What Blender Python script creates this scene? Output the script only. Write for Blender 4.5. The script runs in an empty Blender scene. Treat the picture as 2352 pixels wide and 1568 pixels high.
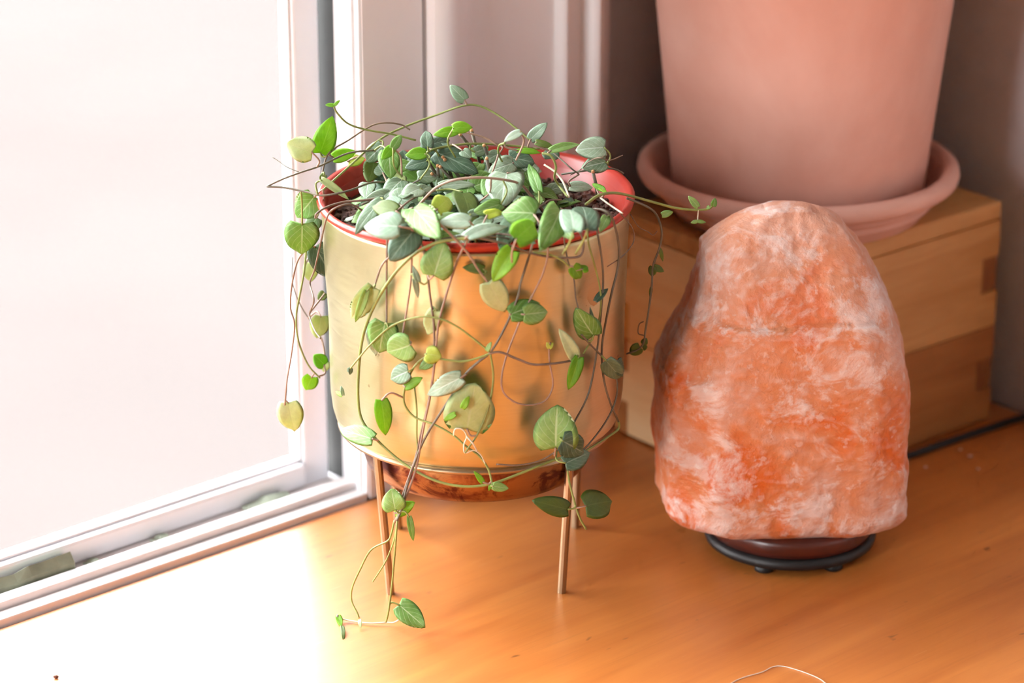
import bpy, bmesh, math, random
from mathutils import Vector, Matrix, noise
random.seed(7)
scene = bpy.context.scene
COL = scene.collection
PI = math.pi

# ------------------------------------------------------------------ camera
CAM = Vector((0.0172, -1.415, 0.6685))
PITCH = math.radians(21.3)
FPX = 7200.0
cam_d = bpy.data.cameras.new('camera')
cam_d.sensor_width = 36.0
cam_d.lens = FPX / 2352.0 * 36.0
cam_d.clip_start = 0.05
cam_d.clip_end = 200
cam_d.dof.use_dof = True
cam_d.dof.focus_distance = 1.48
cam_d.dof.aperture_fstop = 5.4
cam = bpy.data.objects.new('camera', cam_d)
COL.objects.link(cam)
cam.location = CAM
cam.rotation_euler = (PI/2 - PITCH, 0, 0)
scene.camera = cam

# ------------------------------------------------------------------ world, daylight, exposure
SKY = 10.0
world = bpy.data.worlds.new('overcast_sky')
scene.world = world
world.use_nodes = True
bg = world.node_tree.nodes['Background']
bg.inputs['Color'].default_value = (0.985, 0.985, 1.0, 1)
bg.inputs['Strength'].default_value = SKY
vs = scene.view_settings
vs.view_transform = 'Standard'
vs.look = 'None'
vs.gamma = 1.0
vs.exposure = 1.0
vs.use_curve_mapping = False
try:
    scene.cycles.max_bounces = 5
    scene.cycles.use_adaptive_sampling = True
    scene.cycles.adaptive_threshold = 0.07
    scene.cycles.adaptive_min_samples = 12
    scene.cycles.diffuse_bounces = 4
    scene.cycles.transmission_bounces = 6
    scene.cycles.transparent_max_bounces = 12
    scene.cycles.sample_clamp_indirect = 8.0
    scene.cycles.caustics_reflective = False
    scene.cycles.caustics_refractive = False
except Exception:
    pass

# room axes: A runs along the window wall, N points from it into the room
ANG = math.radians(41.27)
W0 = Vector((-0.0566, 0.0745, 0))
AX = Vector((math.cos(ANG), math.sin(ANG), 0))
NX = Vector((math.sin(ANG), -math.cos(ANG), 0))
def RM(s, n, z=0.0):
    return W0 + AX*s + NX*n + Vector((0, 0, z))
FLOOR_Z, CEIL_Z = -0.75, 2.0
S0, SB = -2.3, 0.347
N1 = 2.8
WIN_S0, WIN_Z1 = -1.40, 1.75
FILL_WIN = (0.10, 0.85, -0.05, 1.30)          # unseen window added in the left-hand wall for fill light (n0, n1, z0, z1)

def portal(name, c, sx, sz, direction):
    L = bpy.data.lights.new(name, 'AREA')
    L.shape = 'RECTANGLE'
    L.size, L.size_y = sx, sz
    L.cycles.is_portal = True
    o = bpy.data.objects.new(name, L)
    COL.objects.link(o)
    o.location = c
    o.rotation_euler = direction.to_track_quat('-Z', 'Y').to_euler()
portal('daylight_portal', RM((WIN_S0)/2, -0.115, (WIN_Z1)/2), -WIN_S0, WIN_Z1, NX)
portal('daylight_portal', RM(S0-0.09, (FILL_WIN[0]+FILL_WIN[1])/2, (FILL_WIN[2]+FILL_WIN[3])/2), FILL_WIN[1]-FILL_WIN[0], FILL_WIN[3]-FILL_WIN[2], AX)

# ------------------------------------------------------------------ pixel helpers (2352 x 1568 frame): where a ray meets a real surface
FW = Vector((0, math.cos(PITCH), -math.sin(PITCH)))
UP = Vector((0, math.sin(PITCH), math.cos(PITCH)))
def ray(u, v):
    return FW*FPX + Vector((1, 0, 0))*(u-1176) + UP*(784-v)
def on_z(u, v, z):
    d = ray(u, v)
    return CAM + d*((z-CAM.z)/d.z)
def on_y(u, v, y):
    d = ray(u, v)
    return CAM + d*((y-CAM.y)/d.y)
def on_cyl(u, v, r):
    d = ray(u, v)
    a = d.x*d.x + d.y*d.y
    b = 2*(CAM.x*d.x + CAM.y*d.y)
    c = CAM.x**2 + CAM.y**2 - r*r
    D = b*b - 4*a*c
    t = (-b - math.sqrt(D))/(2*a) if D > 0 else -b/(2*a)
    return CAM + d*t
def pxsize(p):
    return (p-CAM).dot(FW)/FPX

# ------------------------------------------------------------------ materials
def lin(c):
    return tuple((x/12.92 if x <= 0.04045 else ((x+0.055)/1.055)**2.4) for x in c)
def s255(r, g, b):
    return lin((r/255, g/255, b/255)) + (1,)
def newmat(name):
    m = bpy.data.materials.new(name)
    m.use_nodes = True
    nt = m.node_tree
    return m, nt, nt.nodes['Principled BSDF'], nt.nodes['Material Output']
def N(nt, t, **kw):
    n = nt.nodes.new(t)
    for k, v in kw.items():
        setattr(n, k, v)
    return n
def coords(nt, scale=(1, 1, 1), rot=(0, 0, 0), kind='Object'):
    tc = N(nt, 'ShaderNodeTexCoord')
    mp = N(nt, 'ShaderNodeMapping')
    mp.inputs['Scale'].default_value = scale
    mp.inputs['Rotation'].default_value = rot
    nt.links.new(tc.outputs[kind], mp.inputs['Vector'])
    return mp.outputs['Vector']
def tex(nt, vec, scale, detail=4, rough=0.55, dist=0.0):
    n = N(nt, 'ShaderNodeTexNoise')
    n.inputs['Scale'].default_value = scale
    n.inputs['Detail'].default_value = detail
    n.inputs['Roughness'].default_value = rough
    n.inputs['Distortion'].default_value = dist
    nt.links.new(vec, n.inputs['Vector'])
    return n.outputs['Fac']
def ramp(nt, fac, stops, interp='LINEAR'):
    r = N(nt, 'ShaderNodeValToRGB')
    r.color_ramp.interpolation = interp
    e = r.color_ramp.elements
    while len(e) < len(stops):
        e.new(0.5)
    for i, (p, c) in enumerate(stops):
        e[i].position = p
        e[i].color = c if len(c) == 4 else tuple(c)+(1,)
    nt.links.new(fac, r.inputs['Fac'])
    return r.outputs['Color']
def mix(nt, fac, a, b, mode='MIX'):
    m = N(nt, 'ShaderNodeMix', data_type='RGBA', blend_type=mode)
    if isinstance(fac, (int, float)):
        m.inputs[0].default_value = fac
    else:
        nt.links.new(fac, m.inputs[0])
    for sock, v in ((m.inputs[6], a), (m.inputs[7], b)):
        if isinstance(v, tuple):
            sock.default_value = v if len(v) == 4 else v+(1,)
        else:
            nt.links.new(v, sock)
    return m.outputs[2]
def math_(nt, op, a, b=None, clamp=False):
    m = N(nt, 'ShaderNodeMath', operation=op, use_clamp=clamp)
    for sock, v in zip(m.inputs, (a, b)):
        if v is None:
            continue
        if isinstance(v, (int, float)):
            sock.default_value = v
        else:
            nt.links.new(v, sock)
    return m.outputs[0]
def bump(nt, h, strength, dist, normal=None):
    b = N(nt, 'ShaderNodeBump')
    b.inputs['Strength'].default_value = strength
    b.inputs['Distance'].default_value = dist
    nt.links.new(h, b.inputs['Height'])
    if normal is not None:
        nt.links.new(normal, b.inputs['Normal'])
    return b.outputs['Normal']
W_, K_ = (1, 1, 1, 1), (0, 0, 0, 1)
MAT = {}

def plain(name, col, rough=0.5, var=0.0, scale=20, metal=0, bumpd=0, spec=None, stretch=(1, 1, 1)):
    m, nt, p, o = newmat(name)
    v = coords(nt, stretch)
    f = tex(nt, v, scale)
    lo = tuple(c*(1-var) for c in col[:3])+(1,)
    hi = tuple(min(1, c*(1+var)) for c in col[:3])+(1,)
    nt.links.new(ramp(nt, f, [(0.3, lo), (0.7, hi)]), p.inputs['Base Color'])
    p.inputs['Roughness'].default_value = rough
    p.inputs['Metallic'].default_value = metal
    if spec is not None:
        p.inputs['Specular IOR Level'].default_value = spec
    if bumpd:
        nt.links.new(bump(nt, f, 0.6, bumpd), p.inputs['Normal'])
    MAT[name] = m
    return m

def wood(name, light, dark, grain_scale, rough, coat=0.0, specks=False, bumpd=0.0003, axis='X', coat_rough=0.15):
    m, nt, p, o = newmat(name)
    st = (1, 9, 9) if axis == 'X' else ((9, 1, 9) if axis == 'Y' else (9, 9, 1))
    v = coords(nt, st)
    g = tex(nt, v, grain_scale, 8, 0.6, 0.6)
    fine = tex(nt, coords(nt, tuple(4*x if x > 1 else 1.2 for x in st)), grain_scale*1.6, 6, 0.7)
    broad = tex(nt, coords(nt, (1, 2.2, 2.2) if axis == 'X' else (2.2, 2.2, 1)), grain_scale*0.9, 3)
    c = ramp(nt, g, [(0.30, dark), (0.52, tuple((a+b)/2 for a, b in zip(light, dark))), (0.72, light)])
    c = mix(nt, 0.35, c, ramp(nt, broad, [(0.35, dark), (0.65, light)]))
    c = mix(nt, math_(nt, 'MULTIPLY', ramp(nt, fine, [(0.55, K_), (0.78, W_)]), 0.35), c, tuple(x*0.55 for x in dark[:3])+(1,))
    if specks:
        sv = coords(nt, (1, 2.5, 1))
        s1 = tex(nt, sv, 55, 2, 0.5)
        c = mix(nt, math_(nt, 'MULTIPLY', ramp(nt, s1, [(0.70, K_), (0.76, W_)]), 0.55), c, (0.06, 0.022, 0.008, 1))
        sc = tex(nt, coords(nt, (6, 140, 6), (0, 0, 0.5)), 9, 2, 0.5)
        c = mix(nt, math_(nt, 'MULTIPLY', ramp(nt, sc, [(0.72, K_), (0.76, W_)]), 0.25), c, (0.75, 0.5, 0.28, 1))
    nt.links.new(c, p.inputs['Base Color'])
    rr = ramp(nt, tex(nt, coords(nt), 14, 4), [(0.3, (rough-0.05,)*3), (0.7, (rough+0.07,)*3)])
    nt.links.new(rr, p.inputs['Roughness'])
    p.inputs['Coat Weight'].default_value = coat
    p.inputs['Coat Roughness'].default_value = coat_rough
    nt.links.new(bump(nt, g, 0.35, bumpd), p.inputs['Normal'])
    MAT[name] = m
    return m

wood('table_wood', s255(220, 140, 66), s255(180, 98, 36), 5.5, 0.42, 0.7, True, 0.0002, coat_rough=0.34)
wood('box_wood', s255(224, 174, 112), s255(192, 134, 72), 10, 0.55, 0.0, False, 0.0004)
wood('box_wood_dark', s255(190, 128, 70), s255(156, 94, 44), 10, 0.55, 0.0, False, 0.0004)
wood('box_wood_lit', s255(250, 222, 174), s255(232, 188, 130), 10, 0.55, 0.0, False, 0.0004, axis='Y')  # paler copy of the box wood, standing in for light on the left face
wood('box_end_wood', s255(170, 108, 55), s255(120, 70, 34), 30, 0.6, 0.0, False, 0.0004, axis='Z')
wood('lamp_base_wood', s255(96, 36, 20), s255(52, 16, 9), 14, 0.35, 0.25)
plain('white_paint', s255(238, 239, 244), 0.45, 0.02, 30)
plain('casing_paint', s255(236, 231, 232), 0.42, 0.02, 25)
plain('sill_paint', s255(228, 220, 218), 0.55, 0.06, 40, bumpd=0.0004)
plain('wall_paint', s255(190, 188, 191), 0.85, 0.03, 60, bumpd=0.0002)
plain('room_wall_paint', s255(158, 148, 140), 0.9, 0.02, 60)
plain('ceiling_paint', s255(240, 238, 233), 0.9, 0.01, 60)
plain('floor_boards', s255(150, 100, 60), 0.45, 0.15, 6)
plain('weatherstrip_grey', s255(132, 138, 118), 0.7, 0.25, 60, bumpd=0.0006)
plain('mould_green', s255(168, 178, 160), 0.8, 0.3, 120)
plain('track_shade', s255(38, 40, 38), 0.6, 0.2, 30)  # dark colour stands for the shade in the jamb recess
plain('black_rubber', s255(18, 17, 18), 0.5, 0.1, 40)
plain('black_plastic', s255(24, 23, 25), 0.35, 0.1, 40)
plain('salt_grain', s255(235, 205, 195), 0.3, 0.1, 40)
plain('thread_fibre', s255(225, 215, 200), 0.6, 0.1, 40)
plain('crumb_brown', s255(95, 50, 28), 0.8, 0.2, 90)
plain('exterior_ground', s255(68.5, 63.8, 62.3), 1.0, 0.05, 1.2, spec=0.0)

# red plastic nursery pot
m, nt, p, o = newmat('red_plastic')
nt.links.new(ramp(nt, tex(nt, coords(nt), 30), [(0.3, s255(166, 42, 30)), (0.7, s255(186, 60, 44))]), p.inputs['Base Color'])
p.inputs['Roughness'].default_value = 0.32
MAT['red_plastic'] = m

# brushed brass
def brass(name, c1, c2, tarnish=None, rough=(0.30, 0.40), brush=0.05):
    m, nt, p, o = newmat(name)
    big = tex(nt, coords(nt), 16, 3)
    c = ramp(nt, big, [(0.3, c1), (0.7, c2)])
    br = tex(nt, coords(nt, (25, 25, 900)), 1.5, 3, 0.6)
    c = mix(nt, math_(nt, 'MULTIPLY', br, 0.30), c, tuple(x*0.78 for x in c2[:3])+(1,))
    r = ramp(nt, br, [(0.2, (rough[0],)*3), (0.8, (rough[1],)*3)])
    spots = ramp(nt, tex(nt, coords(nt), 190, 2), [(0.73, K_), (0.78, W_)])
    c = mix(nt, math_(nt, 'MULTIPLY', spots, 0.5), c, s255(120, 70, 25))
    if tarnish:
        t1 = ramp(nt, tex(nt, coords(nt, (1, 1, 1.6)), 36, 5, 0.6, 0.8), [(0.42, K_), (0.56, W_)])
        c = mix(nt, math_(nt, 'MULTIPLY', t1, 0.85), c, tarnish)
        t2 = ramp(nt, tex(nt, coords(nt, (1, 1, 1.3)), 62, 5, 0.65, 1.0), [(0.52, K_), (0.62, W_)])
        c = mix(nt, math_(nt, 'MULTIPLY', t2, 0.8), c, s255(70, 26, 34))
    nt.links.new(c, p.inputs['Base Color'])
    nt.links.new(r, p.inputs['Roughness'])
    p.inputs['Metallic'].default_value = 1.0
    n1 = bump(nt, br, brush, 0.0002)
    nt.links.new(n1, p.inputs['Normal'])
    MAT[name] = m
brass('brass', s255(218, 210, 172), s255(194, 180, 132), None, (0.31, 0.41), 0.045)
brass('brass_tarnished', s255(176, 132, 88), s255(140, 94, 62), s255(104, 54, 44))
brass('brass_rod', s255(184, 162, 132), s255(158, 132, 102), None, (0.35, 0.4), 0.0)

# terracotta
m, nt, p, o = newmat('terracotta')
v = coords(nt)
c = ramp(nt, tex(nt, v, 9, 5, 0.6, 0.5), [(0.3, s255(216, 160, 142)), (0.7, s255(234, 190, 174))])
st = ramp(nt, tex(nt, coords(nt, (1, 1, 0.35), (0.5, 0.6, 0)), 16, 3, 0.5, 0.7), [(0.58, K_), (0.74, W_)])
c = mix(nt, math_(nt, 'MULTIPLY', st, 0.45), c, s255(192, 112, 76))
nt.links.new(c, p.inputs['Base Color'])
p.inputs['Roughness'].default_value = 0.8
nt.links.new(bump(nt, tex(nt, v, 140, 5), 0.3, 0.0006), p.inputs['Normal'])
MAT['terracotta'] = m

# pink rock salt
m, nt, p, o = newmat('rock_salt')
v = coords(nt)
big = tex(nt, v, 20, 4, 0.55, 0.6)
c = ramp(nt, big, [(0.37, s255(208, 100, 34)), (0.48, s255(208, 130, 84)), (0.60, s255(206, 152, 128))])
# whitish crust: patches and fine flecks, stronger on ridges
crust = tex(nt, coords(nt, (1, 1, 1.2)), 34, 7, 0.68, 0.5)
f1 = ramp(nt, crust, [(0.51, K_), (0.60, W_)])
fleck = ramp(nt, tex(nt, v, 150, 4, 0.6), [(0.60, K_), (0.66, W_)])
geo = N(nt, 'ShaderNodeNewGeometry')
ridge = ramp(nt, geo.outputs['Pointiness'], [(0.502, K_), (0.535, W_)])
f = math_(nt, 'ADD', math_(nt, 'MULTIPLY', f1, 0.62), math_(nt, 'MULTIPLY', fleck, 0.35))
f = math_(nt, 'ADD', f, math_(nt, 'MULTIPLY', ridge, 0.42), True)
sep = N(nt, 'ShaderNodeSeparateXYZ')
nt.links.new(v, sep.inputs[0])
topf = N(nt, 'ShaderNodeMapRange')
topf.inputs['From Min'].default_value = 0.10
topf.inputs['From Max'].default_value = 0.175
topf.inputs['To Max'].default_value = 0.42
nt.links.new(sep.outputs['Z'], topf.inputs['Value'])
c = mix(nt, topf.outputs[0], c, s255(212, 160, 136))
c = mix(nt, f, c, s255(224, 208, 203))
nt.links.new(c, p.inputs['Base Color'])
p.inputs['Subsurface Weight'].default_value = 0.2
p.inputs['Subsurface Radius'].default_value = (0.008, 0.005, 0.004)
p.inputs['Subsurface Scale'].default_value = 0.6
p.inputs['Roughness'].default_value = 0.45
h = math_(nt, 'ADD', crust, math_(nt, 'MULTIPLY', tex(nt, v, 210, 5, 0.65), 0.4))
nt.links.new(bump(nt, h, 0.8, 0.003), p.inputs['Normal'])
MAT['rock_salt'] = m

# soil
m, nt, p, o = newmat('soil')
nt.links.new(ramp(nt, tex(nt, coords(nt), 320, 4), [(0.3, s255(48, 32, 28)), (0.55, s255(92, 66, 56)), (0.75, s255(150, 122, 108))]), p.inputs['Base Color'])
p.inputs['Roughness'].default_value = 0.95
MAT['soil'] = m

# window glass: reflection over clear transmission
m, nt, p, o = newmat('window_glass')
nt.nodes.remove(p)
tr = N(nt, 'ShaderNodeBsdfTransparent')
tr.inputs['Color'].default_value = (0.97, 0.98, 0.98, 1)
gl = N(nt, 'ShaderNodeBsdfGlossy')
gl.inputs['Roughness'].default_value = 0.02
fr = N(nt, 'ShaderNodeFresnel')
fr.inputs['IOR'].default_value = 1.12
ms = N(nt, 'ShaderNodeMixShader')
nt.links.new(fr.outputs[0], ms.inputs[0])
nt.links.new(tr.outputs[0], ms.inputs[1])
nt.links.new(gl.outputs[0], ms.inputs[2])
nt.links.new(ms.outputs[0], o.inputs['Surface'])
MAT['window_glass'] = m

# leaves: pale veins drawn from the leaf's own uv, some light passing through
def leafmat(name, dark, light, vein, transl, rough=0.52, veinw=1.0):
    m, nt, p, o = newmat(name)
    tc = N(nt, 'ShaderNodeTexCoord')
    sp = N(nt, 'ShaderNodeSeparateXYZ')
    nt.links.new(tc.outputs['UV'], sp.inputs[0])
    au = math_(nt, 'ABSOLUTE', math_(nt, 'SUBTRACT', sp.outputs['X'], 0.5))
    oi = N(nt, 'ShaderNodeObjectInfo')
    rnd = oi.outputs['Random']
    n1 = tex(nt, coords(nt), 130, 4)
    fac = math_(nt, 'ADD', math_(nt, 'MULTIPLY', n1, 0.75), math_(nt, 'MULTIPLY', rnd, 0.35))
    c = ramp(nt, fac, [(0.36, dark), (0.70, light)])
    mot = ramp(nt, tex(nt, coords(nt), 420, 5, 0.7), [(0.45, K_), (0.70, W_)])
    c = mix(nt, math_(nt, 'MULTIPLY', mot, 0.35), c, tuple(x*0.62 for x in dark[:3])+(1,))
    mid = ramp(nt, au, [(0.012, W_), (0.035, K_)])
    ph = math_(nt, 'ADD', math_(nt, 'MULTIPLY', sp.outputs['Y'], 5.0), math_(nt, 'MULTIPLY', au, -5.5))
    w = math_(nt, 'ABSOLUTE', math_(nt, 'SUBTRACT', math_(nt, 'FRACT', ph), 0.5))
    side = ramp(nt, w, [(0.03, W_), (0.10, K_)])
    vv = math_(nt, 'MAXIMUM', math_(nt, 'MULTIPLY', mid, 0.75), math_(nt, 'MULTIPLY', side, 0.35))
    vv = math_(nt, 'MULTIPLY', vv, veinw)
    c = mix(nt, vv, c, vein)
    nt.links.new(c, p.inputs['Base Color'])
    p.inputs['Roughness'].default_value = rough
    nt.links.new(bump(nt, math_(nt, 'ADD', n1, math_(nt, 'MULTIPLY', vv, -0.5)), 0.35, 0.0006), p.inputs['Normal'])
    tl = N(nt, 'ShaderNodeBsdfTranslucent')
    nt.links.new(mix(nt, 0.5, c, (0.45, 0.62, 0.05, 1), 'MULTIPLY'), tl.inputs['Color'])
    nt.links.new(mix(nt, 0.55, c, (0.5, 0.8, 0.06, 1)), tl.inputs['Color'])
    ms = N(nt, 'ShaderNodeMixShader')
    ms.inputs[0].default_value = transl
    nt.links.new(p.outputs[0], ms.inputs[1])
    nt.links.new(tl.outputs[0], ms.inputs[2])
    nt.links.new(ms.outputs[0], o.inputs['Surface'])
    MAT[name] = m
leafmat('leaf_blue', s255(104, 130, 100), s255(156, 176, 150), s255(192, 208, 192), 0.06)        # glaucous
leafmat('leaf_dark', s255(62, 90, 68), s255(96, 122, 96), s255(140, 162, 140), 0.06)
leafmat('leaf_mid', s255(88, 134, 54), s255(138, 176, 98), s255(184, 206, 156), 0.2)
leafmat('leaf_bright', s255(98, 158, 24), s255(142, 192, 44), s255(178, 212, 100), 0.38, veinw=0.5)
leafmat('leaf_pale', s255(136, 166, 138), s255(176, 198, 176), s255(216, 228, 212), 0.1, veinw=0.7)
leafmat('leaf_under', s255(188, 206, 140), s255(214, 226, 176), s255(206, 214, 172), 0.3, veinw=0.6)
leafmat('leaf_olive', s255(64, 84, 24), s255(92, 112, 40), s255(120, 138, 72), 0.15, veinw=0.5)
leafmat('leaf_yellow', s255(186, 200, 62), s255(206, 214, 110), s255(220, 226, 150), 0.35, veinw=0.5)
plain('stem_green', s255(132, 142, 76), 0.5, 0.25, 90)
plain('stem_brown', s255(122, 102, 86), 0.55, 0.3, 90)
plain('stem_dark', s255(102, 94, 78), 0.55, 0.3, 90)
plain('stem_pink', s255(152, 124, 106), 0.5, 0.25, 90)
plain('root_pale', s255(214, 206, 182), 0.6, 0.15, 90)
plain('stub_tip', s255(206, 150, 104), 0.7, 0.15, 90)

# ------------------------------------------------------------------ object helpers
def tag(o, label=None, cat=None, group=None, kind=None):
    if label: o['label'] = label
    if cat: o['category'] = cat
    if group: o['group'] = group
    if kind: o['kind'] = kind
    return o
def empty(name, loc=(0, 0, 0), rz=0.0):
    o = bpy.data.objects.new(name, None)
    o.empty_display_size = 0.02
    COL.objects.link(o)
    o.location = loc
    o.rotation_euler = (0, 0, rz)
    return o
def link(name, me, mat, parent=None, loc=None, rz=None):
    o = bpy.data.objects.new(name, me)
    COL.objects.link(o)
    if mat is not None:
        mats = mat if isinstance(mat, (list, tuple)) else [mat]
        if not me.materials:
            for k in mats:
                me.materials.append(MAT[k])
    if parent is not None:
        o.parent = parent
    if loc is not None:
        o.location = loc
    if rz is not None:
        o.rotation_euler = (0, 0, rz)
    return o
def from_bm(name, bm, mat, parent=None, loc=None, rz=None, smooth=False):
    me = bpy.data.meshes.new(name)
    bmesh.ops.recalc_face_normals(bm, faces=bm.faces[:])
    bm.to_mesh(me)
    bm.free()
    if smooth:
        for f in me.polygons:
            f.use_smooth = True
    return link(name, me, mat, parent, loc, rz)
def bm_box(bm, lo, hi):
    x0, y0, z0 = lo
    x1, y1, z1 = hi
    vs_ = [bm.verts.new(c) for c in ((x0,y0,z0),(x1,y0,z0),(x1,y1,z0),(x0,y1,z0),(x0,y0,z1),(x1,y0,z1),(x1,y1,z1),(x0,y1,z1))]
    for f in ((0,3,2,1),(4,5,6,7),(0,1,5,4),(1,2,6,5),(2,3,7,6),(3,0,4,7)):
        bm.faces.new([vs_[i] for i in f])
def bevel(o, w, seg=2):
    md = o.modifiers.new('bevel', 'BEVEL')
    md.width = w
    md.segments = seg
    md.limit_method = 'ANGLE'
    md.angle_limit = math.radians(40)
    return o
def box(name, lo, hi, mat, parent=None, bev=0.0, loc=None, rz=None):
    bm = bmesh.new()
    bm_box(bm, lo, hi)
    o = from_bm(name, bm, mat, parent, loc, rz)
    if bev:
        bevel(o, bev)
    return o
def lathe(bm, prof, seg=96, wob=None):
    rings = []
    for (r, z) in prof:
        ring = []
        for k in range(seg):
            a = 2*PI*k/seg
            rr, zz = r, z
            if wob:
                rr, zz = wob(a, r, z)
            ring.append(bm.verts.new((rr*math.cos(a), rr*math.sin(a), zz)))
        rings.append(ring)
    for i in range(len(rings)-1):
        for k in range(seg):
            a, b = rings[i], rings[i+1]
            bm.faces.new((a[k], a[(k+1) % seg], b[(k+1) % seg], b[k]))
    return rings
def cap(bm, ring):
    bm.faces.new(ring)
def smoothpath(pts, sub=6):
    P = [pts[0]*2-pts[1]] + list(pts) + [pts[-1]*2-pts[-2]]
    out = []
    for i in range(1, len(P)-2):
        p0, p1, p2, p3 = P[i-1:i+3]
        for k in range(sub):
            t = k/sub
            out.append(0.5*((2*p1) + (p2-p0)*t + (2*p0-5*p1+4*p2-p3)*t*t + (3*p1-p0-3*p2+p3)*t**3))
    out.append(P[-2].copy())
    return out
def bm_tube(bm, pts, r0, r1=None, sides=6):
    r1 = r0 if r1 is None else r1
    n = len(pts)
    prev = None
    rings = []
    ref = Vector((0.31, 0.52, 0.79))
    for i, pnt in enumerate(pts):
        t = (pts[min(i+1, n-1)] - pts[max(i-1, 0)])
        if t.length < 1e-9:
            t = Vector((0, 0, 1))
        t.normalize()
        ref = ref - t*ref.dot(t)
        if ref.length < 1e-4:
            ref = t.orthogonal()
        ref.normalize()
        bi = t.cross(ref)
        r = r0 + (r1-r0)*i/(n-1)
        ring = [bm.verts.new(pnt + (ref*math.cos(2*PI*k/sides) + bi*math.sin(2*PI*k/sides))*r) for k in range(sides)]
        if prev:
            for k in range(sides):
                bm.faces.new((prev[k], prev[(k+1) % sides], ring[(k+1) % sides], ring[k]))
        rings.append(ring)
        prev = ring
    bm.faces.new(rings[0][::-1])
    bm.faces.new(rings[-1])

# ------------------------------------------------------------------ the setting
def rbox(name, s, n, z, mat, parent=None, bev=0.0):
    """box in room axes (s along the window wall, n into the room); object's x axis lies along s"""
    bm = bmesh.new()
    bm_box(bm, (s[0], -n[1], z[0]), (s[1], -n[0], z[1]))
    if parent is None:
        o = from_bm(name, bm, mat, None, W0, ANG)
    else:
        o = from_bm(name, bm, mat, parent)
    if bev:
        bevel(o, bev)
    return o
def structure(o):
    o['kind'] = 'structure'
    return o
def rempty(name):
    o = empty(name, W0, ANG)
    o['kind'] = 'structure'
    return o
def joined(name, parts, mat, parent=None):
    bm = bmesh.new()
    for s, n, z in parts:
        bm_box(bm, (s[0], -n[1], z[0]), (s[1], -n[0], z[1]))
    if parent is None:
        return from_bm(name, bm, mat, None, W0, ANG)
    return from_bm(name, bm, mat, parent)

WT = 0.13
structure(rbox('floor', (S0, SB), (-0.018, N1), (FLOOR_Z-0.05, FLOOR_Z), 'floor_boards'))
structure(rbox('ceiling', (S0-WT, SB+WT), (-WT, N1+WT), (CEIL_Z, CEIL_Z+0.1), 'ceiling_paint'))
structure(joined('wall_window', [((S0, SB), (-0.066, -0.018), (FLOOR_Z, -0.012)), ((S0, SB), (-WT, -0.066), (FLOOR_Z, -0.14)), ((S0, SB), (-WT, -0.018), (WIN_Z1, CEIL_Z)),
       ((S0, WIN_S0), (-WT, -0.018), (0.0, WIN_Z1)), ((0.024, SB), (-0.066, -0.018), (0.0, WIN_Z1)), ((0.10, SB), (-WT, -0.066), (-0.14, WIN_Z1)), ((S0, WIN_S0), (-WT, -0.066), (-0.14, 0.0)), ((0.0, SB), (-0.066, -0.018), (-0.012, 0.0))], 'wall_paint'))
structure(rbox('wall_right', (SB, SB+WT), (-WT, N1+WT), (FLOOR_Z, CEIL_Z), 'wall_paint'))
structure(rbox('wall_back', (S0, SB), (N1, N1+WT), (FLOOR_Z, CEIL_Z), 'room_wall_paint'))
structure(joined('wall_left', [((S0-WT, S0), (-WT, N1+WT), (FLOOR_Z, FILL_WIN[2])), ((S0-WT, S0), (-WT, N1+WT), (FILL_WIN[3], CEIL_Z)),
       ((S0-WT, S0), (-WT, FILL_WIN[0]), (FILL_WIN[2], FILL_WIN[3])), ((S0-WT, S0), (FILL_WIN[1], N1+WT), (FILL_WIN[2], FILL_WIN[3]))], 'room_wall_paint'))
fill_win = rempty('fill_window')  # out of view, added to let in fill light from the left
for n in ((FILL_WIN[0], FILL_WIN[0]+0.05), (FILL_WIN[1]-0.05, FILL_WIN[1]), ((FILL_WIN[0]+FILL_WIN[1])/2-0.025, (FILL_WIN[0]+FILL_WIN[1])/2+0.025)):
    rbox('stile', (S0-0.07, S0-0.03), n, (FILL_WIN[2], FILL_WIN[3]), 'white_paint', fill_win)
for z in ((FILL_WIN[2], FILL_WIN[2]+0.05), (FILL_WIN[3]-0.05, FILL_WIN[3])):
    rbox('rail', (S0-0.068, S0-0.032), (FILL_WIN[0], FILL_WIN[1]), z, 'white_paint', fill_win)
rbox('glass_pane', (S0-0.052, S0-0.048), (FILL_WIN[0]+0.02, FILL_WIN[1]-0.02), (FILL_WIN[2]+0.02, FILL_WIN[3]-0.02), 'window_glass', fill_win)
g = structure(box('ground_outside', (-30, -30, -0.05), (30, 30, 0.0), 'exterior_ground', None, 0, (0, 0, -1.0)))

# window beside the table: sash, stepped jamb, low stepped sill
win = rempty('window_1')
rbox('sash_stile', (-0.0185, -0.002), (-0.043, -0.0315), (0.0, WIN_Z1-0.02), 'white_paint', win, 0.0015)
rbox('glazing_bead', (-0.0200, -0.0185), (-0.0415, -0.0335), (0.016, WIN_Z1-0.05), 'white_paint', win, 0.001)
rbox('sash_stile', (WIN_S0+0.004, WIN_S0+0.045), (-0.043, -0.0315), (0.0, WIN_Z1-0.02), 'white_paint', win, 0.0015)
rbox('bottom_rail', (WIN_S0+0.045, -0.0185), (-0.043, -0.029), (0.003, 0.0155), 'white_paint', win, 0.002)
rbox('glazing_bead', (WIN_S0+0.045, -0.0200), (-0.0415, -0.0335), (0.0155, 0.0172), 'white_paint', win, 0.001)
rbox('top_rail', (WIN_S0+0.045, -0.0185), (-0.043, -0.0315), (WIN_Z1-0.06, WIN_Z1-0.02), 'white_paint', win, 0.002)
rbox('glass_pane', (WIN_S0+0.04, -0.0185), (-0.039, -0.036), (0.0155, WIN_Z1-0.058), 'window_glass', win)
rbox('sill_step', (WIN_S0, -0.001), (-0.009, -0.0005), (-0.01, 0.0035), 'sill_paint', win, 0.0008)
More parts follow.
